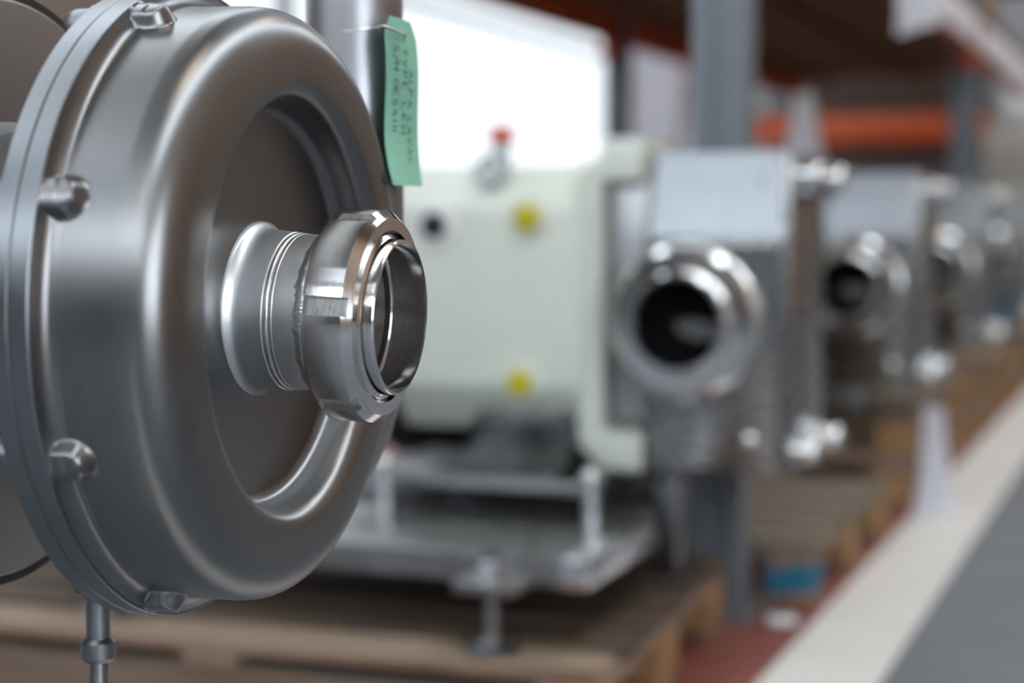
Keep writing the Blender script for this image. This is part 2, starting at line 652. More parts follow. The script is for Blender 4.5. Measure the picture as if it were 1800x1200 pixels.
# unseen cartons added on the deck to stop light leaking through its gaps
rr = random.Random(5)
y = 0.1
cart = thing
for k, (cy, cl, chh, clab) in enumerate(((4.6, 1.5, .8, 'wide'), (6.4, 1.2, .65, 'low'), (8.6, 1.4, .9, 'large'), (10.3, 1.2, .7, 'square'))):
    c = thing('carton', 'unseen brown carton added on the rack deck to block light, %s one' % clab, 'carton', (-1.65, cy, 1.748), 0, 'unseen light-blocking cartons on the rack deck')
    obj('body', box(-.55, .55, -cl / 2, cl / 2, 0, chh, .01), 'brown_carton', c)
    obj('tape', box(-.03, .03, -cl / 2 - .001, cl / 2 + .001, chh - .3, chh + .001), 'beige_film', c)

# cross rack beyond the row
rack2 = thing('pallet_rack', 'orange-beamed rack standing across the far end of the row', 'rack', (0, 12.6, 0))
um2 = upright_mesh()
for x in (-3.1, 0.5):
    for yy in (0, 1.0):
        obj('upright', um2, 'upright_paint', rack2, (x, yy, 0))
    obj('brace', tube([(x, 0, .4), (x, 1.0, 1.3)], .014, 8), 'upright_paint', rack2)
for xa, xb in ((-3.1, .5),):
    for zc in (1.45, 2.6):
        for yy in (-.03, 1.03):
            obj('beam', box(xa + .06, xb - .06, yy - .025, yy + .025, zc - .1, zc + .1, .006), 'orange_paint', rack2)
dk2 = cbox(.14, 1.1, .022)
for zc in (1.555, 2.705):
    x = -3.0
    while x < .45:
        obj('deck_board', dk2, 'deck_wood', rack2, (x, .5, zc + .012))
        x += .15
for k, (x, w, h, z, m, lab) in enumerate(((-2.0, 1.5, 1.33, 0, 'dull_mauve', 'dull mauve-brown machine case on the floor inside the cross rack'), (-.7, 1.0, 1.30, 0, 'dull_mauve', 'brown carton beside the machine case in the cross rack'),
                                        (-.4, 1.2, .8, 1.58, 'dark_brown', 'long dark brown carton on the cross rack deck'), (-2.1, 1.4, .8, 1.58, 'dark_brown', 'dark timber crate on the cross rack deck'))):
    c = thing('crate' if 'crate' in lab or 'case' in lab else 'carton', lab, 'crate' if 'crate' in lab or 'case' in lab else 'carton', (x, 13.1, z))
    obj('body', box(-w / 2, w / 2, -.42, .42, 0, h, .012), m, c)
    obj('lid', box(-w / 2 - .008, w / 2 + .008, -.43, .43, h - .05, h + .004, .004), m, c)

# pale stacked cartons by the windows
for k, (x, y0, w, h, m, lab) in enumerate(((-3.35, 10.6, .6, .95, 'pale_blue_carton', 'pale blue carton standing by the windows with a pink one on it'),)):
    c = thing('carton', lab, 'carton', (x, y0, 0))
    obj('body', box(-w / 2, w / 2, -.3, .3, 0, h, .01), m, c)
    obj('flap', box(-w / 2 + .01, -.003, -.29, .29, h, h + .006), m, c)
    obj('flap', box(.003, w / 2 - .01, -.29, .29, h, h + .006), m, c)
c = thing('carton', 'small pink carton on top of the pale blue carton', 'carton', (-3.40, 10.6, .957))
obj('body', box(-.22, .22, -.2, .2, 0, .22, .01), 'pink_carton', c)
obj('tape', box(-.03, .03, -.201, .201, .1, .221), 'white_plastic', c)

# ------------------------------------------------------------------ pallets


def pallet(label, x1, y0, z0=0.0, lx=1.2, ly=0.92, rz=0.0, top='pallet_wood', group=None, stencil=False, seed=0, nb=6, bearer=False, rest=None):
    """x1: aisle edge, y0: near edge"""
    r = random.Random(seed)
    P = thing('pallet', label, 'pallet', (x1, y0, z0), rz, group)
    bt, bw, bl = 0.022, 0.10, 0.078
    key = (lx, ly, nb)
    w = 0.118
    gap = (ly - nb * w) / (nb - 1)
    bd = cbox(lx, w, bt, 0.003, 1)
    for k in range(nb):
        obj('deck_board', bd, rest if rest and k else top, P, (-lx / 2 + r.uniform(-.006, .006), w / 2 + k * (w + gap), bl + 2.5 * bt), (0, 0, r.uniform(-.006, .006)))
    st = cbox(.10, ly, bt, .002, 1)
    st.transform(Matrix.Identity(4))
    for x in (-.05, -lx / 2, -lx + .05):
        obj('stringer_board', st, 'pallet_wood', P, (x, ly / 2, bl + 1.5 * bt))
    blk = cbox(.10, .13, bl, .004, 1)
    blk2 = cbox(.10, .13, bl, .004, 1)
    for i, x in enumerate((-.05, -lx / 2, -lx + .05)):
        for j, yy in enumerate((.065, ly / 2, ly - .065)):
            if bearer and j == 0:
                continue
            sp = stencil and i == 0 and j == 0
            obj('block', blk2 if sp else blk, 'stencilled_wood' if sp else 'block_wood', P, (x, yy, bt + bl / 2), label='wood block with a blue sprayed mark' if sp else None)
    if bearer:
        obj('bearer', cbox(lx, .09, bl, .004, 1), 'old_wood', P, (-lx / 2, .055, bt + bl / 2))
    bb = cbox(lx, .10, bt, .002, 1)
    for yy in (.065, ly / 2, ly - .065):
        obj('bottom_board', bb, 'pallet_wood', P, (-lx / 2, yy, bt / 2))
    return P


G = 'wooden pallets in the row under the rack'
pallet('light wooden pallet under the cream gearbox pump and its steel skid', -0.79, 2.36, seed=1, group=G, bearer=True, rz=radians(3), lx=1.3, rest='shaded_deck')
pallet('weathered wooden pallet with a blue mark on its corner block', -0.70, 3.47, ly=0.95, seed=2, top='old_wood', stencil=True, group=G)
pallet('wooden pallet on the floor at the bottom of the stack with white film', -0.70, 4.78, ly=1.05, seed=3, group=G)
pallet('wooden pallet on top of the stack with white film', -0.69, 4.77, 0.144, ly=1.05, seed=4, top='old_wood', group=G)
pallet('lower pallet of the stack just past the stack with white film', -0.69, 6.12, ly=1.0, seed=5, group=G)
pallet('upper pallet of the stack just past the stack with white film', -0.68, 6.12, 0.144, ly=1.0, seed=6, group=G)
pallet('lower pallet of the farthest stack, below the blue crate', -0.68, 7.62, ly=1.0, seed=7, group=G)
pallet('upper pallet of the farthest stack, holding the blue crate', -0.68, 7.62, 0.144, ly=1.0, seed=8, group=G)
pallet('pallet under the crate wrapped in beige film', -0.72, 8.9, ly=1.0, seed=9, group=G)

# ------------------------------------------------------------------ rotary lobe pumps (origin: near lower aisle corner of the rotor case, at floor height 0)


def lobe_pump(label, loc, base, skid=False, rz=0.0):
    """base: height of the surface it stands on, in the local frame z is height over the floor"""
    P = thing('lobe_pump', label, 'pump', (loc[0], loc[1], base), rz, 'rotary lobe pumps in the row')
    o = -base

    def put(name, me, mat, parent=P, at=(0, 0, 0), rot=(0, 0, 0), lab=None):
        q = obj(name, me, mat, parent, (at[0], at[1], at[2] + (o if parent is P else 0)), rot, lab)
        return q
    # rotor case: profile in (y,z), sloped upper near side
    case = prism([(0, .36), (.300, .36), (.300, .935), (.045, .935), (0.004, .79), (0, .77)], -.268, -.018, 'x', .005)
    cs = put('rotor_case', case, 'cast_steel')
    put('cover', box(-.018, .0, .0, .30, .36, .93, .004), 'cast_steel')
    # polished plate on the slope
    sl = math.atan2(.041, .145)
    pl = cbox(.252, .006, .163, .002, 1)
    tp = put('sloped_plate', pl, 'sheet_steel', P, (-.132, .0185, .858), (-sl, 0, 0), 'bright bluish steel plate')
    put('plate_slot', cbox(.008, .002, .03, .0005, 1), 'dark_steel', tp, (.075, -.0032, .02))
    # dome nuts on the cover
    dn = lathe(domenut_profile(.021, .052), 24, 'x', closed=False)
    for (yy, zz) in ((.045, .402), (.255, .402), (.045, .893), (.255, .893)):
        put('dome_nut', dn, 'nut_steel', P, (0.0, yy, zz), lab='shiny domed nut')
    put('lifting_bar', box(0.0, .03, .02, .285, .855, .872, .003), 'dark_steel')
    # case studs on the near face
    st = lathe([(0, 0), (0, .012), (-.004, .012), (-.006, .008), (-.006, 0)], 16, 'y', closed=False)
    put('plug', st, 'nut_steel', P, (-.07, 0, .42))
    # port
    pc = (-.176, 0, .634)
    ring = lathe([(.004, .100), (-.03, .100), (-.034, .130), (-.036, .134), (-.072, .134), (-.080, .126), (-.082, .100), (-.082, .092), (-.110, .090), (-.114, .087), (-.114, .080), (-.11, .078), (.004, .078)], 72, 'y')
    pr = put('port_ring', ring, 'polished_steel', P, pc)
    nutb = lathe([(-.036, .126), (-.040, .138), (-.064, .138), (-.068, .126)], 72, 'y')
    put('union_nut', nutb, 'polished_steel', pr)
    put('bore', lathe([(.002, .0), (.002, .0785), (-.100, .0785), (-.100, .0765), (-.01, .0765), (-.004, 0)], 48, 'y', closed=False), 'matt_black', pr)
    rot = prism([(-.035, .012), (.0, .016), (.06, .002), (.066, -.012), (.05, -.022), (.0, -.026), (-.03, -.008)], -.02, -.008, 'y', .002, 1)
    put('rotor', rot, 'cast_steel', pr, (.004, 0, -.012))
    # distance piece and cream gearbox
    put('distance_piece', box(-.36, -.26, .03, .28, .43, .90, .02), 'skid_steel')
    put('adapter_flange', prism([(-.395, .40), (-.345, .355), (-.272, .355), (-.272, .425), (-.350, .425), (-.350, .885), (-.272, .885), (-.272, .962), (-.352, .962), (-.352, .930), (-.395, .90)], -.003, .29, 'y', .002), 'cream_paint')
    gb = put('gearbox', prism([(-.002, .50), (-.002, .838), (.055, .915), (.25, .915), (.30, .84), (.30, .50), (.24, .41), (.06, .41)], -.775, -.392, 'x', .010, 3), 'cream_paint')
    pg = lathe([(0, 0), (0, .0245), (-.012, .0245), (-.016, .020), (-.016, 0)], 24, 'y', closed=False)
    wr = lathe([(0, 0), (0, .040), (-.004, .040), (-.006, .037), (-.006, 0)], 32, 'y', closed=False)
    for (x, z, m) in ((-.680, .803, 'dark_blue_plug'), (-.491, .817, 'yellow_plastic'), (-.505, .487 + .022, 'yellow_plastic')):
        w_ = put('plug_ring', wr, 'white_plastic' if m == 'dark_blue_plug' else 'cream_paint', P, (x, -.002, z))
        put('plug', pg, m, w_, (0, -.006, 0), lab={'dark_blue_plug': 'dark plug', 'yellow_plastic': 'yellow plug'}[m])
    # lifting eye with breather
    eye = put('lifting_eye', tube([(.024 * cos(a), 0, .030 * sin(a)) for a in [2 * pi * k / 28 for k in range(28)]], .009, 10, True), 'galvanised_steel', P, (-.575, .018, .905), (0, radians(25), 0))
    br = put('breather', cyl(.017, 0, .055, 'z', 16), 'galvanised_steel', P, (-.577, .075, .913))
    put('breather_cap', lathe([(0, 0), (0, .022), (.003, .024), (.026, .024), (.030, .020), (.030, 0)], 20, 'z', closed=False), 'red_plastic', br, (0, 0, .048), lab='red-orange cap')
    put('screw', st, 'cream_paint', P, (-.40, .02, .868))
    # drive motor
    mot = put('motor', lathe([(-.775, 0), (-.775, .13), (-.80, .15), (-1.12, .15), (-1.16, .12), (-1.16, 0)], 40, 'x', closed=False), 'cream_paint', P, (0, .15, .66))
    for k in range(8):
        a = pi * (k + .5) / 8
        put('cooling_fin', box(-1.09, -.83, -.004, .004, .145, .172), 'cream_paint', mot, (0, 0, 0), (a - pi / 2, 0, 0))
    if skid:
        # bent foot bracket under the gearbox, upper plate, studs, lower channel and jack feet
        br_ = prism([(.035, .462), (.045, .462), (.045, .44), (-.02, .40), (-.075, .365), (-.115, .352), (-.115, .344), (-.07, .356), (-.012, .392), (.035, .432)], -.600, -.395, 'x', .002, 1)
        fb = put('foot_bracket', br_, 'bracket_steel')
        for x in (-.57, -.43):
            put('bolt', hexnut(.022, .010, 'y'), 'dark_steel', fb, (x, .026, .447))
        put('upper_plate', box(-.80, -.33, -.14, .24, .328, .345, .003), 'skid_steel')
        put('support_leg', box(-.27, -.23, .10, .20, .0 + .1445, .362, .003), 'dark_steel')
        low = prism([(-.47, .235), (-.47, .282), (-.10, .282), (-.10, .235), (-.106, .235), (-.106, .276), (-.464, .276), (-.464, .235)], -1.25, -.22, 'x', .0015, 1)
        put('skid_channel', low, 'skid_steel')
        low2 = prism([(.02, .235), (.02, .288), (.26, .288), (.26, .235), (.254, .235), (.254, .282), (.026, .282), (.026, .235)], -1.25, -.30, 'x', .0015, 1)
        put('skid_channel', low2, 'dark_steel')
        for yy in (-.45,):
            put('end_block', box(-.262, -.214, yy - .0215, yy + .351, .234, .2825, .003), 'plate_steel')
        put('cross_bar', box(-.72, -.66, -.11, .03, .24, .28, .003), 'skid_steel')
        put('cross_bar', box(-.32, -.26, -.11, .03, .24, .28, .003), 'skid_steel')
        for x, yy in ((-.70, -.19), (-.292, -.22)):
            sd = put('stud', cyl(.013, .28, .375, 'z', 16), 'plate_steel', P, (x, yy, 0))
            put('nut', lathe([(0, 0), (0, .016), (.006, .018), (.014, .013), (.017, 0)], 16, 'z', closed=False), 'nut_steel', sd, (0, 0, .372))
        for x, yy in ((-.345, -.545), (-1.05, -.545), (-.345, .28), (-1.05, .28)):
            jf = put('jack_foot', cyl(.0125, .155, .262, 'z', 16), 'dark_steel', P, (x, yy, 0))
            put('foot_disc', lathe([(.1445, 0), (.1445, .047), (.150, .047), (.158, .020), (.165, .015), (.165, 0)], 32, 'z', closed=False), 'dark_steel', jf)
            s = 1 if yy < 0 else -1
            put('lug', box(-.050, .050, -.045, .09, .240, .262, .004) if s > 0 else box(-.050, .050, -.09, .045, .240, .262, .004), 'skid_steel', jf)
            put('lock_nut', hexnut(.042, .024, 'z'), 'nut_steel', jf, (0, 0, .262))
            put('stud_tip', cyl(.0125, .285, .306, 'z', 12), 'dark_steel', jf)
    else:
        for x in (-.20, -.62):
            put('base_foot', box(x - .05, x + .05, .04, .26, base, .37 if x > -.3 else .42, .004), 'dark_steel')
    return P


lobe_pump('rotary lobe pump with cream gearbox, yellow plugs and red-capped breather on steel skid', (-0.644, 2.97), 0.144, True)
lobe_pump('rotary lobe pump on the two-pallet stack with the white film hanging off it', (-0.655, 4.62), 0.288)
lobe_pump('rotary lobe pump standing between the white-filmed stack and the rack upright', (-0.655, 6.26), 0.288)
lobe_pump('rotary lobe pump beyond the rack upright, next to the blue crate', (-0.655, 7.95), 0.288)

# ------------------------------------------------------------------ the stainless centrifugal pump in front
PX, PYY, AXZ = -0.4843, 1.0290, 0.7527
A1 = radians(4.8)
pump = thing('centrifugal_pump', 'large satin stainless steel centrifugal pump with a round casing and threaded inlet nut', 'pump', (PX, PYY, 0), A1)
CZ = AXZ + 0.006                 # casing centre is slightly above the nut centre
TC = Matrix.Translation((0, 0, CZ)) @ Matrix.Rotation(radians(0.6), 4, 'Y')          # casing tilt
TN = Matrix.Translation((0, 0, AXZ)) @ Matrix.Rotation(radians(2.2), 4, 'Y')         # neck tilt

T_FL = 0.148      # flange front
R_FL = 0.2140
R_DR = 0.2000


def casing_profile():
    p = [(-.1030, 0.040), (-.1025, .128)]
    # fillet from the dish floor into the wall
    p += [(-.1025 + .0085 * (1 - cos(radians(a))), .128 + .0085 * sin(radians(a))) for a in (15, 30, 45, 60, 75, 88)]
    p += [(-.090, .1372), (-.086, .1380), (-.082, .1390)]
    # inner lip of the rim
    p += [(-.0695 - .0125 + .0125 * sin(radians(a)), .1515 - .0125 * cos(radians(a))) for a in (5, 20, 35, 50, 65, 80, 90)]
    p += [(-.0693, .158), (-.0693, .165), (-.0695, .1705)]
    # big outer fillet
    rf = .0270
    p += [(-.0697 - rf + rf * cos(radians(a)), .1725 + rf * sin(radians(a))) for a in range(6, 91, 7)]
    return p


prof = casing_profile()
drum_t = [.100, .104, .1075] + [.1085 + .0011 * i for i in range(36)]
NB = 8
BOSS = [2 * pi * k / NB + pi for k in range(NB)]
BOSS = [a + pi / NB + radians(2.0) for a in BOSS]


def sstep(a, b, x):
    x = max(0, min(1, (x - a) / (b - a)))
    return x * x * (3 - 2 * x)


def drum_r(th, t):
    r = R_DR + (t - .10) * 0.016
    # concave fillet into the flange face
    f0, fr = T_FL - .009, .009
    if t > f0:
        q = min(1, (t - f0) / fr)
        r += .0125 * (1 - sqrt(max(0, 1 - q * q)))
    best = 0
    for b in BOSS:
        d = (th - b + pi) % (2 * pi) - pi
        s = d * R_DR
        if abs(s) > .03:
            continue
        w_ = .0112
        tc_ = T_FL - .0225 + w_
        dist = abs(s) if t > tc_ else sqrt(s * s + (t - tc_) ** 2)
        e = w_ - dist
        h = .0112 * sstep(-.0030, .0030, e) * (1 - .22 * min(1, (s / w_) ** 2))
        best = max(best, h)
    # smooth union
    return max(r, R_DR + (t - .1) * .016 + best) if t < f0 else max(r, R_DR + .001 + best)


def build_casing():
    segs = 1260
    verts, faces = [], []
    rows = []
    allp = [(a, r, False) for a, r in prof] + [(-t, None, True) for t in drum_t]
    allp.append((-(T_FL + .0005), None, True))
    allp += [(-(T_FL + .0005), .19, False)]
    for a, r, dr in allp:
        row = []
        for k in range(segs):
            th = 2 * pi * k / segs
            rr_ = drum_r(th, -a) if dr else r
            row.append(len(verts))
            verts.append((a, rr_ * cos(th), rr_ * sin(th)))
        rows.append(row)
    for A, B in zip(rows, rows[1:]):
        for k in range(segs):
            k2 = (k + 1) % segs
            faces.append((A[k], B[k], B[k2], A[k2]))
    me = mesh_from(verts, faces, 40)
    me.transform(TC)
    return me


casing = obj('casing', build_casing(), 'satin_steel', pump, label='satin steel drum casing with a dished front and cast lugs')

# two flange plates with a fine seam
fp1 = lathe([(-T_FL, .17), (-T_FL, R_FL - .0008), (-T_FL - .0008, R_FL), (-T_FL - .0126, R_FL), (-T_FL - .0132, R_FL - .0005), (-T_FL - .0132, .17)], 360, 'x', mtx=TC)
obj('front_flange', fp1, 'flange_steel', pump)
fp2 = lathe([(-T_FL - .0135, .10), (-T_FL - .0135, R_FL - .0003), (-T_FL - .0141, R_FL + .0004), (-T_FL - .0255, R_FL + .0004), (-T_FL - .0268, R_FL - .001), (-T_FL - .0268, .10)], 360, 'x', mtx=TC)
bp = obj('back_plate', fp2, 'flange_steel', pump)
# studs and nuts behind the back plate
dn2 = lathe([(0, 0), (0, .0125), (-.004, .0125), (-.006, .0105), (-.016, .0105)] + [(-.016 - .010 * sin(radians(a)), .0105 * cos(radians(a))) for a in (20, 45, 70)] + [(-.026, 0)], 24, 'x', closed=False)
for b in BOSS:
    m = dn2.copy()
    m.transform(TC @ Matrix.Translation((-T_FL - .0268, .200 * cos(b), .200 * sin(b))))
    obj('dome_nut', m, 'dark_steel', bp)
# adapter, motor flange with gasket, motor shroud
obj('adapter', lathe([(-T_FL - .0268, 0), (-T_FL - .0268, .128), (-T_FL - .035, .118), (-.285, .118), (-.296, .125), (-.300, .125), (-.300, 0)], 96, 'x', closed=False, mtx=TC), 'flange_steel', pump)
mf = obj('motor_flange', lathe([(-.296, 0), (-.296, .203), (-.299, .206), (-.316, .206), (-.316, 0)], 160, 'x', closed=False, mtx=TC @ Matrix.Translation((0, 0, .006))), 'shroud_steel', pump)
obj('gasket', lathe([(-.2985, .200), (-.2985, .2115), (-.312, .2115), (-.312, .200)], 160, 'x', mtx=TC @ Matrix.Translation((0, 0, .006))), 'black_rubber', mf)
bm = bmesh.new()
bmesh.ops.create_cube(bm, size=1)
for v in bm.verts:
    v.co = Vector((-.54 + v.co.x * .44, v.co.y * .52, CZ + .05 + v.co.z * .50))
ed = [e for e in bm.edges if abs(e.verts[0].co.x - e.verts[1].co.x) > .1]
bmesh.ops.bevel(bm, geom=ed, offset=.12, segments=8, profile=.5, affect='EDGES')
obj('motor_shroud', bm_mesh(bm), 'shroud_steel', pump)
# neck with weld beads
wob = lambda th, s: mnoise.noise(Vector((cos(th) * 9, sin(th) * 9, s))) * .5 + mnoise.noise(Vector((cos(th) * 26, sin(th) * 26, s + 5))) * .5


def neck_disp(i, th, a, r):
    return a, r


npf = [(-.104, .066)]
npf += [(-.1005 + .0075 * sin(radians(q)) * 1.0, .0615 - .0075 * (1 - cos(radians(q))) * 1.0) for q in (0, 25, 50, 75, 90)]
npf = [(-.112, .0600), (-.1025, .0600), (-.1010, .0585), (-.0990, .0568), (-.0965, .0556), (-.093, .0549), (-.0885, .0545), (-.084, .0541), (-.078, .0538), (-.0775, .0529), (-.0770, .0528), (-.070, .0528), (-.060, .0526), (-.045, .0526), (-.030, .0526),
       (-.030, .0495), (-.112, .0495)]
neck = obj('inlet_neck', lathe(npf, 180, 'x', closed=False, mtx=TN, angle=50), 'neck_steel', pump)


def weld(t0, w, h, seed, amp):
    n = 9
    pr_ = [(-(t0 + w * (k / (n - 1) - .5)), .0524 + h * sin(pi * k / (n - 1)) ** .6) for k in range(n)]

    def dsp(i, th, a, r):
        q = wob(th, seed)
        ripple = mnoise.noise(Vector((cos(th) * 60, sin(th) * 60, seed))) * .35
        e = 1 if i in (0, n - 1) else .4
        return a + amp * (q + ripple) * e, r + (0 if i in (0, n - 1) else amp * .35 * ripple)
    return lathe(pr_, 720, 'x', closed=False, disp=dsp, mtx=TN, angle=80)


obj('weld_bead', weld(.0490, .0135, .0052, 1.3, .0026), 'weld_steel', neck, label='rough weld bead')
obj('weld_bead', weld(.0755, .0048, .0012, 7.7, .0004), 'weld_steel', neck)
obj('weld_bead', weld(.0715, .0030, .0008, 4.1, .0003), 'weld_steel', neck)

# slotted union nut
nut_prof = [(-.0090, .0575), (-.0090, .0658), (-.0150, .0712), (-.0400, .0712), (-.0428, .0688), (-.0428, .0530), (-.030, .0530), (-.030, .0575)]
nut_me = lathe(nut_prof, 240, 'x')
cut = []
for k in range(6):
    a = pi - radians(8) + radians(60 * k)
    c = box(-.060, -.0118, -.0062, .0062, .0668, .085)
    c.transform(Matrix.Rotation(a - pi / 2, 4, 'X'))
    cut.append(c)
cut_bottoms = []
nut_me = boolean_cut(nut_me, cut)
nut_me.transform(TN)
nut = obj('union_nut', nut_me, 'polished_steel', pump, label='polished slotted ring nut')
for k in range(6):
    a = pi - radians(8) + radians(60 * k)
    c = box(-.0395, -.0125, -.0060, .0060, .0660, .06695)
    c.transform(TN @ Matrix.Rotation(a - pi / 2, 4, 'X'))
    obj('slot_floor', c, 'milled_steel', nut)
# liner with stepped end
lin_prof = [(0, .0502), (-.0003, .0516), (-.0012, .0521), (-.0085, .0521), (-.0095, .0530), (-.0112, .0552), (-.014, .0556), (-.022, .0560), (-.0295, .0560), (-.0295, .0488), (-.026, .0478), (-.0255, .0500), (-.002, .0500)]
liner = obj('liner', lathe(lin_prof, 240, 'x', mtx=TN, angle=25), 'polished_steel', pump)
obj('seal_ring', lathe([(-.0262, .0502), (-.0262, .0465), (-.0295, .0460), (-.0295, .0502)], 160, 'x', mtx=TN), 'black_rubber', liner, label='dark rubber seal')
obj('bore', lathe([(-.030, .0498), (-.030, .0478), (-.115, .0478), (-.115, 0), (-.118, 0), (-.118, .0498)], 120, 'x', closed=False, mtx=TN), 'bore_steel', liner)

# outlet pipe rising at the far side of the casing
OX, OY = -.117, .210
obj('outlet_pipe', lathe([(AXZ - .05, .0), (AXZ - .05, .0385), (AXZ + .62, .0385), (AXZ + .62, .0365), (AXZ - .04, .0365), (AXZ - .04, 0)], 72, 'z', closed=False, mtx=Matrix.Translation((OX, OY, 0))), 'pipe_steel', pump)
obj('outlet_bend', tube([(OX, OY - .085 * (1 - cos(radians(q))), AXZ - .03 - .085 * sin(radians(q))) for q in range(0, 91, 9)], .0392, 40), 'pipe_steel', pump)


# legs
def leg(x, y, top):
    l = obj('leg', cyl(.0085, .520, top, 'z', 28), 'dark_steel', pump, (x, y, 0))
    obj('lock_nut', lathe([(.503, 0), (.503, .0105), (.506, .0125), (.517, .0125), (.520, .0105), (.520, 0)], 24, 'z', closed=False), 'dark_steel', l)
    # threaded spindle
    pf = [(.02, 0), (.02, .0068)]
    z = .02
    while z < .502:
        pf += [(z + .0008, .0070), (z + .002, .0060)]
        z += .0028
    pf += [(.504, .0065), (.504, 0)]
    obj('spindle', lathe(pf, 16, 'z', closed=False, angle=80), 'dark_steel', l)
    obj('foot', lathe([(.002, 0), (.002, .04), (.008, .04), (.02, .012), (.024, .01), (.024, 0)], 32, 'z', closed=False), 'black_rubber', l)


leg(-.232, .0, CZ - .105)
leg(-.62, .20, CZ - .19)
leg(-.62, -.20, CZ - .19)
obj('leg_bracket', box(-.244, -.170, -.014, .014, CZ - .206, CZ - .100, .003), 'flange_steel', pump)

# ------------------------------------------------------------------ green paper tag wired to the outlet pipe
TW, TL = .066, .128
tg_loc = Vector((OX + .0385 + .0065, OY - .0245, AXZ + .219))
NPUMP = Matrix.Translation((PX, PYY, 0)) @ Matrix.Rotation(A1, 4, 'Z')
tg = thing('paper_tag', 'green paper tag with handwriting wired to the vertical outlet pipe', 'tag', NPUMP @ tg_loc, A1 + radians(-3))
TAGTOP = 0.006


def tag_pt(a, b, lift=0.0):
    """a: 0..TL down from the top, b: 0..TW across, lift: out of the sheet towards the aisle"""
    q = a / TL
    x = 0.0030 * sin(q * 2 * pi * .9 + .6) + .0045 * (b / TW - .5) * sin(q * pi * 1.6 - .9)
    x += .0022 * (1 - ((b / TW - .5) * 2) ** 2) * (1 - q)
    yb = (b - TW / 2) * (1 - .20 * sin(pi * min(1, q * 1.08)) ** 2) + (.0015 * q + .006 * sin(pi * q * .9) ** 2)
    x += .008 * q * q
    return Vector((x + lift, yb, -a))


na, nbx = 48, 20
verts, faces = [], []
for side in (0, 1):
    for i in range(na + 1):
        for j in range(nbx + 1):
            a, b = TL * i / na, TW * j / nbx
            ch = .012
            # chamfered top corners
            half = TW / 2
            if a < ch:
                hw = half - (ch - a) * 0.9
                b = half + (b - half) * hw / half
            verts.append(tag_pt(a, b, 0.00045 * side))
per = (na + 1) * (nbx + 1)
for i in range(na):
    for j in range(nbx):
        p = i * (nbx + 1) + j
        faces.append((p, p + nbx + 1, p + nbx + 2, p + 1))
        faces.append((per + p, per + p + 1, per + p + nbx + 2, per + p + nbx + 1))
edge = [j for j in range(nbx + 1)] + [i * (nbx + 1) + nbx for i in range(1, na + 1)] + [na * (nbx + 1) + j for j in range(nbx - 1, -1, -1)] + [i * (nbx + 1) for i in range(na - 1, 0, -1)]
for k in range(len(edge)):
    p, q = edge[k], edge[(k + 1) % len(edge)]
    faces.append((p, q, per + q, per + p))
sheet = obj('sheet', mesh_from(verts, faces, 60), 'tag_green', tg)

GLY = {
    'A': [[(0, 0), (.35, 1), (.7, 0)], [(.12, .38), (.58, .38)]],
    'L': [[(0.05, 1), (0, 0), (.6, .04)]],
    'F': [[(.55, 1), (0, .97), (0, 0)], [(0, .52), (.45, .55)]],
    'V': [[(0, 1), (.32, 0), (.66, 1)]],
    'T': [[(0, .97), (.7, 1)], [(.35, 1), (.33, 0)]],
    'Y': [[(0, 1), (.33, .5)], [(.68, 1), (.2, 0)]],
    'P': [[(0, 0), (.03, 1), (.45, .95), (.55, .72), (.42, .5), (.02, .48)]],
    'E': [[(.55, 1), (0, .97), (0, .02), (.58, 0)], [(0, .5), (.42, .52)]],
    'K': [[(0, 1), (0, 0)], [(.58, 1), (.02, .45), (.6, 0)]],
    'H': [[(0, 1), (0, 0)], [(.6, 1), (.6, 0)], [(0, .5), (.6, .52)]],
    'S': [[(.55, .9), (.3, 1), (.06, .85), (.12, .6), (.5, .42), (.55, .15), (.28, 0), (0, .1)]],
    '/': [[(0, -.1), (.45, 1.1)]],
    'N': [[(0, 0), (0, 1), (.6, 0), (.6, 1)]],
    '0': [[(.3, 1), (.02, .7), (.05, .2), (.3, 0), (.55, .25), (.55, .75), (.3, 1)]],
    '5': [[(.55, 1), (.1, .97), (.05, .6), (.4, .6), (.55, .3), (.35, 0), (0, .08)]],
    '4': [[(.3, 1), (0, .4), (.6, .4)], [(.42, .7), (.4, 0)]],
    '1': [[(.15, 1), (.12, 0)]],
}
ADV = {'1': .42, '/': .5, ' ': .55, 'A': .88}


def writing(lines, wpen):
    verts, faces = [], []
    rn = random.Random(11)
    for text, a0, b0, h, sp in lines:
        a = a0
        for chh in text:
            if chh != ' ':
                ja, jb = rn.uniform(-.06, .06), rn.uniform(-.06, .06)
                for st_ in GLY[chh]:
                    pts = []
                    for (gx, gy), (hx, hy) in zip(st_, st_[1:]):
                        for k in range(4):
                            pts.append((gx + (hx - gx) * k / 4, gy + (hy - gy) * k / 4))
                    pts.append(st_[-1])
                    for (gx, gy), (hx, hy) in zip(pts, pts[1:]):
                        p = Vector((a + (gx + ja) * h, b0 + (gy + jb) * h))
                        q = Vector((a + (hx + ja) * h, b0 + (hy + jb) * h))
                        d = (q - p)
                        if d.length < 1e-6:
                            continue
                        d = d.normalized()
                        nn = Vector((-d.y, d.x)) * wpen / 2
                        i0 = len(verts)
                        for (s, e) in ((p, nn), (p, -nn), (q, -nn), (q, nn)):
                            w_ = s + e
                            verts.append(tag_pt(w_.x, w_.y, .00065))
                        faces.append((i0, i0 + 1, i0 + 2, i0 + 3))
            a += h * (ADV.get(chh, .78) + sp)
    return mesh_from(verts, faces, 60)


obj('handwriting', writing([('ALFA LAVAL', .038, .0415, .0088, .06), ('TYPE LKH', .022, .029, .0092, .18), ('S/N 0E54111', .021, .012, .0092, .04)], .0011), 'pen_ink', tg, label='handwritten pen lettering')
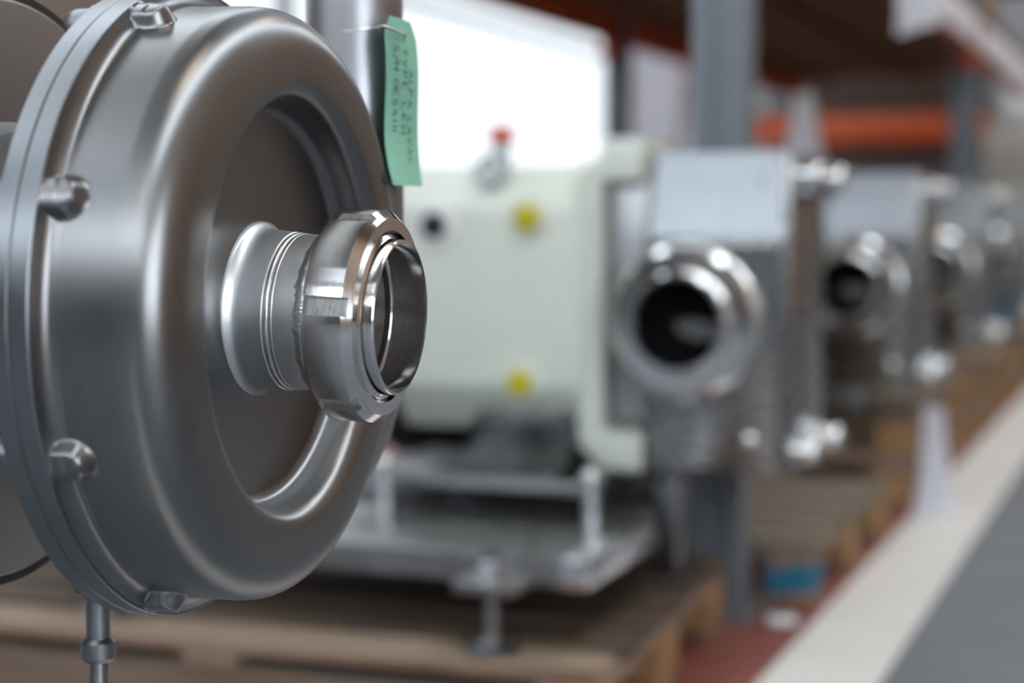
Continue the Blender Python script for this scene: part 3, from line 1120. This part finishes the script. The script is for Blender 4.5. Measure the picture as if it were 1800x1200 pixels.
# wire: once round the pipe, through the hole and back
Lw = lambda v: v - tg_loc       # pump-local -> tag-local (yaw difference is small)
hole = tag_pt(.013, TW * .56, .0012)
pc = Vector((OX, OY, AXZ + .219)) - tg_loc
wp = []
for k in range(40):
    a = radians(-48 - 290 * k / 39)
    wp.append(pc + Vector((.0398 * cos(a), .0398 * sin(a), -.0055 + .010 * sin(a * .5 + .3))))
mid = (wp[-1] + hole) / 2 + Vector((.004, 0, .0015))
pts = [hole + Vector((-.003, 0, -.001)), hole + Vector((.0006, -.0005, .0004)), tag_pt(.0118, TW * .36, .0022), tag_pt(.0102, TW * .14, .0024), tag_pt(.0088, -.003, .0012)]
pts += [pts[-1] * .5 + wp[0] * .5 + Vector((.002, 0, .0006))] + wp
obj('wire', tube(pts, .0009, 8), 'wire_steel', tg, label='thin bright tie wire')
obj('hole_rim', lathe([(0, .0022), (.0006, .0022), (.0006, .0036), (0, .0036)], 20, 'x', mtx=Matrix.Translation(hole + Vector((-.0008, 0, 0)))), 'tag_green', tg)

# ------------------------------------------------------------------ film, papers and other goods in the row


def sheet_mesh(fn, nu, nv, th):
    verts, faces = [], []
    for s in (0, 1):
        for i in range(nu + 1):
            for j in range(nv + 1):
                p = Vector(fn(i / nu, j / nv))
                verts.append(p + Vector((0, th * s, 0)))
    per = (nu + 1) * (nv + 1)
    for i in range(nu):
        for j in range(nv):
            p = i * (nv + 1) + j
            faces.append((p, p + 1, p + nv + 2, p + nv + 1))
            faces.append((per + p, per + p + nv + 1, per + p + nv + 2, per + p + 1))
    edge = [j for j in range(nv + 1)] + [i * (nv + 1) + nv for i in range(1, nu + 1)] + [nu * (nv + 1) + j for j in range(nv - 1, -1, -1)] + [i * (nv + 1) for i in range(nu - 1, 0, -1)]
    for k in range(len(edge)):
        p, q = edge[k], edge[(k + 1) % len(edge)]
        faces.append((p, q, per + q, per + p))
    return mesh_from(verts, faces, 60)


# tall film-wrapped parcel and tied bag on the white-filmed stack
w = thing('wrapped_parcel', 'tall parcel wrapped in crinkled white film standing behind the rack', 'parcel', (-2.95, 9.87, 0), radians(10))
obj('wrap', bags(.40, .36, 1.95, 3.0, lambda q: .86 + .14 * q - (.25 * max(0, (q - .93) / .07) ** 2), .04), 'white_film', w)
obj('band', lathe([(1.02, .20), (1.02, .262), (1.05, .262), (1.05, .20)], 4, 'z', mtx=Matrix.Rotation(pi / 4, 4, 'Z')), 'white_plastic', w)
w = thing('wrapped_bag', 'pointed white plastic bag tied at the top on the two-pallet stack', 'bag', (-1.16, 5.52, .288), 0)
obj('bag', bags(.20, .20, .93, 9.0, lambda q: 1.0 if q < .55 else 1.0 - .78 * ((q - .55) / .45) ** .8, .022), 'white_film', w)
obj('neck_tie', lathe([(.905, .02), (.905, .034), (.92, .034), (.92, .02)], 20, 'z'), 'white_plastic', w)
# film sheet hanging off the corner of the stack


def film_fn(u, v):
    # u across, v down
    wd = .028 + .034 * v ** 1.8
    x = (u - .5) * 2 * wd + .012 * v
    fold = .014 * sin(u * 13 + v * 2) * (.35 + .65 * v)
    return (x, -.012 - .05 * v ** 2 + fold, .30 - .297 * v)


f = tag(obj('plastic_film', sheet_mesh(film_fn, 24, 24, .0008), 'white_film', None, (-.628, 4.75, 0)), 'white plastic film hanging off the pallet stack corner to the floor', 'film')
# paper hanging under the front beam
pn = tag(obj('hanging_paper', sheet_mesh(lambda u, v: ((u - .5) * .125, .01 * sin(u * 3 + v * 2), .24 - v * .25 + (.03 * u * v)), 14, 14, .0006), 'paper_white', None, (-.745, 5.14, 1.36)), 'white paper sheet hanging from the aisle side of the rack beam', 'paper')
# white cover strips along the aisle face of the front beam
for yc_, hl_ in ((5.4, 1.9), (9.4, 1.9)):
    obj('beam_cover', box(-.002, .006, -hl_, hl_, -.062, .066, .001), 'cover_white', rack, (FX + .05, yc_, 1.575), label='long white plastic strip on the beam')
# paper scrap on the red floor
tag(obj('paper_scrap', sheet_mesh(lambda u, v: ((u - .5) * .06, (v - .5) * .08, .004 + .006 * sin(u * 4) * sin(v * 3)), 8, 8, .0005), 'paper_white', None, (-.74, 3.37, .002), (0, 0, .3)), 'small scrap of white paper on the red floor between pallets', 'paper')
# blue crate and film wrapped crate at the far end
bc = thing('plastic_crate', 'dark blue plastic crate on the farthest pallet stack', 'crate', (-.86, 7.70, .288))
obj('body', box(-.16, .16, -.08, .16, 0, .17, .01), 'blue_plastic', bc)
obj('rim', box(-.168, .168, -.088, .168, .15, .175, .005), 'blue_plastic', bc)
wc = thing('wrapped_crate', 'bulky crate wrapped in beige film behind the last pump', 'crate', (-.78, 9.4, .144))
obj('wrap', bags(.40, .9, 1.22, 5.0, lambda q: 1.0 - .12 * max(0, q - .85) / .15, .05), 'beige_film', wc)
obj('top_sheet', bags(.37, .84, .10, 2.0, lambda q: 1.0 - .3 * q, .03, nv=10), 'white_film', wc, (0, 0, 1.18))
# black sheet bundle on the near pallet behind the skid
bs = tag(obj('plastic_bundle', bags(.30, .22, .12, 8.0, lambda q: 1 - .35 * q * q, .03, nv=16), 'black_rubber', None, (-1.05, 3.64, .144)), 'crumpled black plastic bundle on the weathered pallet beside the rack upright', 'bundle')

# black electric motor lying on the weathered pallet behind the gearbox
em = thing('electric_motor', 'black finned electric motor lying on the weathered pallet', 'motor', (-1.45, 3.95, .144), 0)
obj('body', lathe([(-.42, 0), (-.42, .14), (-.40, .17), (.26, .17), (.28, .14), (.30, .06), (.38, .06), (.38, 0)], 48, 'x', closed=False, mtx=Matrix.Translation((0, 0, .24))), 'black_rubber', em)
fin = box(-.36, .22, -.004, .004, .165, .20)
for k in range(16):
    obj('cooling_fin', fin, 'black_rubber', em, (0, 0, .24), (2 * pi * k / 16, 0, 0))
obj('terminal_box', box(-.14, .08, -.09, .09, .40, .50, .008), 'black_rubber', em)
for x in (-.28, .14):
    obj('foot', box(x - .05, x + .05, -.18, .18, 0, .09, .004), 'black_rubber', em)
